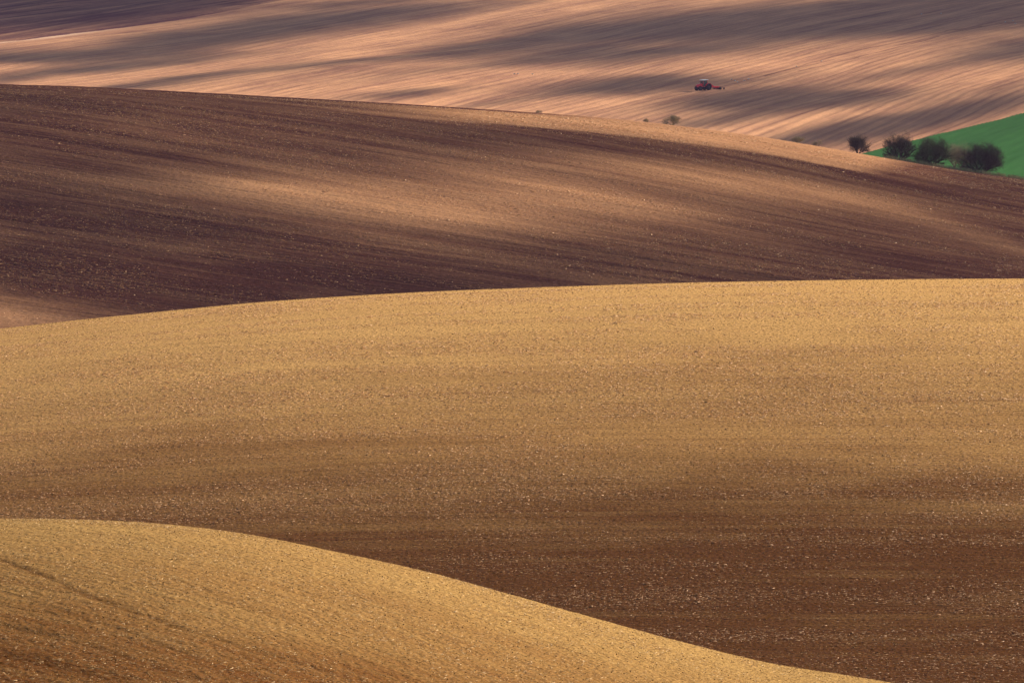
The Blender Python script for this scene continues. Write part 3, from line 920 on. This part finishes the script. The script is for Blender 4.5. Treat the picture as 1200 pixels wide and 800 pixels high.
gsrc = {k: gull_mesh(k).build("gull", [M_GULL, M_GULLG if k == 'fly' else M_GULLG, M_BEAK], smooth=True) for k in ('stand', 'fly')}
GG = "gulls following the tractor"
gl = [(857, 95, 's', "white gull nearest the cultivator, leftmost of the trio on the soil behind it"), (861, 96.5, 's', "white gull in the middle of the trio on the soil behind the cultivator"),
      (864, 98, 's', "white gull lowest and rightmost of the trio on the soil behind the cultivator"), (877, 93, 'f', "white gull gliding over the lower end of the dark furrows, right one of two"),
      (872, 95, 'f', "white gull gliding over the lower end of the dark furrows, left one of two"),
      (933, 79.5, 's', "white gull standing beside the dark furrow right of the tractor"), (962, 73.5, 's', "white gull standing further up the slope beside the middle of the furrows"),
      (603, 88.5, 's', "white gull on bare slope far left of the tractor, left of a pair"), (607, 88.5, 's', "white gull on bare slope far left of the tractor, right of a pair"),
      (624, 88.5, 's', "lone white gull on the bare slope between the left pair and the tractor"),
      (1177, 27.5, 's', "white gull leftmost of the three at the upper right end of the furrows"), (1186, 26, 's', "white gull standing midway in the trio at the upper right end of the furrows"),
      (1189, 27.5, 'f', "white gull flying with spread wings at the upper right end of the furrows"), (1102, 17.5, 's', "white gull in the shade near the top of the far slope, right of its neighbour"),
      (1079, 18, 's', "white gull in the shade near the top of the far slope, left of its neighbour")]
first = {'s': True, 'f': True}
for k, (c, r, kd, lb) in enumerate(gl):
    src = gsrc['stand' if kd == 's' else 'fly']
    o = src if first[kd] else src.copy()
    if not first[kd]: col.objects.link(o)
    first[kd] = False
    x, y, z = hit(c, r + (5 if kd == 'f' else 0), 1130)
    o.location = (x, y, z + (0.05 if kd == 's' else 1.2)); o.rotation_euler = (0, 0, random.uniform(0, 6.28))
    o.scale = (1.3,) * 3
    o["label"] = lb; o["category"] = "gull"; o["group"] = GG

# ------------------------------------------------------------------ clods lying loose on the two near fields
def clods(name, label, n, ya, yb, c0, c1, r0, mat, seed):
    g = np.random.default_rng(seed)
    y = np.sqrt(g.uniform(ya ** 2, yb ** 2, n)); c = g.uniform(c0, c1, n); x = (c - 600) / F * y
    z = ground(x, y); r = r0 * np.exp(np.clip(g.normal(0, 0.42, n), -1, 1.0))
    dirs = np.array([(1, 0, 0), (0, 1, 0), (-1, 0, 0), (0, -1, 0), (0, 0, 1), (0, 0, -1)], float)
    P = dirs[None] * r[:, None, None] * g.uniform(0.6, 1.25, (n, 6, 1))
    P[:, :, 2] *= 0.6
    P += g.normal(0, 0.18, (n, 6, 3)) * r[:, None, None]
    P += np.stack([x, y, z + r * 0.25], -1)[:, None]
    tri = np.array([[0, 1, 4], [1, 2, 4], [2, 3, 4], [3, 0, 4], [1, 0, 5], [2, 1, 5], [3, 2, 5], [0, 3, 5]])
    f = ((np.arange(n) * 6)[:, None, None] + tri[None]).reshape(-1, 3).astype(np.int32)
    me = bpy.data.meshes.new(name)
    me.vertices.add(n * 6); me.vertices.foreach_set("co", P.astype(np.float32).ravel())
    me.loops.add(f.size); me.loops.foreach_set("vertex_index", f.ravel())
    me.polygons.add(len(f)); me.polygons.foreach_set("loop_start", np.arange(0, f.size, 3, dtype=np.int32))
    me.polygons.foreach_set("loop_total", np.full(len(f), 3, np.int32)); me.update(calc_edges=True)
    me.materials.append(mat)
    o = bpy.data.objects.new(name, me); o["kind"] = "stuff"; o["label"] = label; o["category"] = "soil clods"; col.objects.link(o)

M_CLOD = simple_mat("clod_soil", (0.33, 0.19, 0.07), 0.95, 0, 0.5, 2.0)
M_CLOD_DARK = simple_mat("clod_soil_brown", (0.30, 0.165, 0.065), 0.95, 0, 0.5, 0.8)
clods("soil_clods", "loose ochre clods on the nearest ploughed slope", 60000, 138, 203, -60, 1260, 0.013, M_CLOD, 61)
clods("soil_clods", "loose brown clods on the golden middle field", 80000, 285, 503, -60, 1260, 0.025, M_CLOD_DARK, 62)
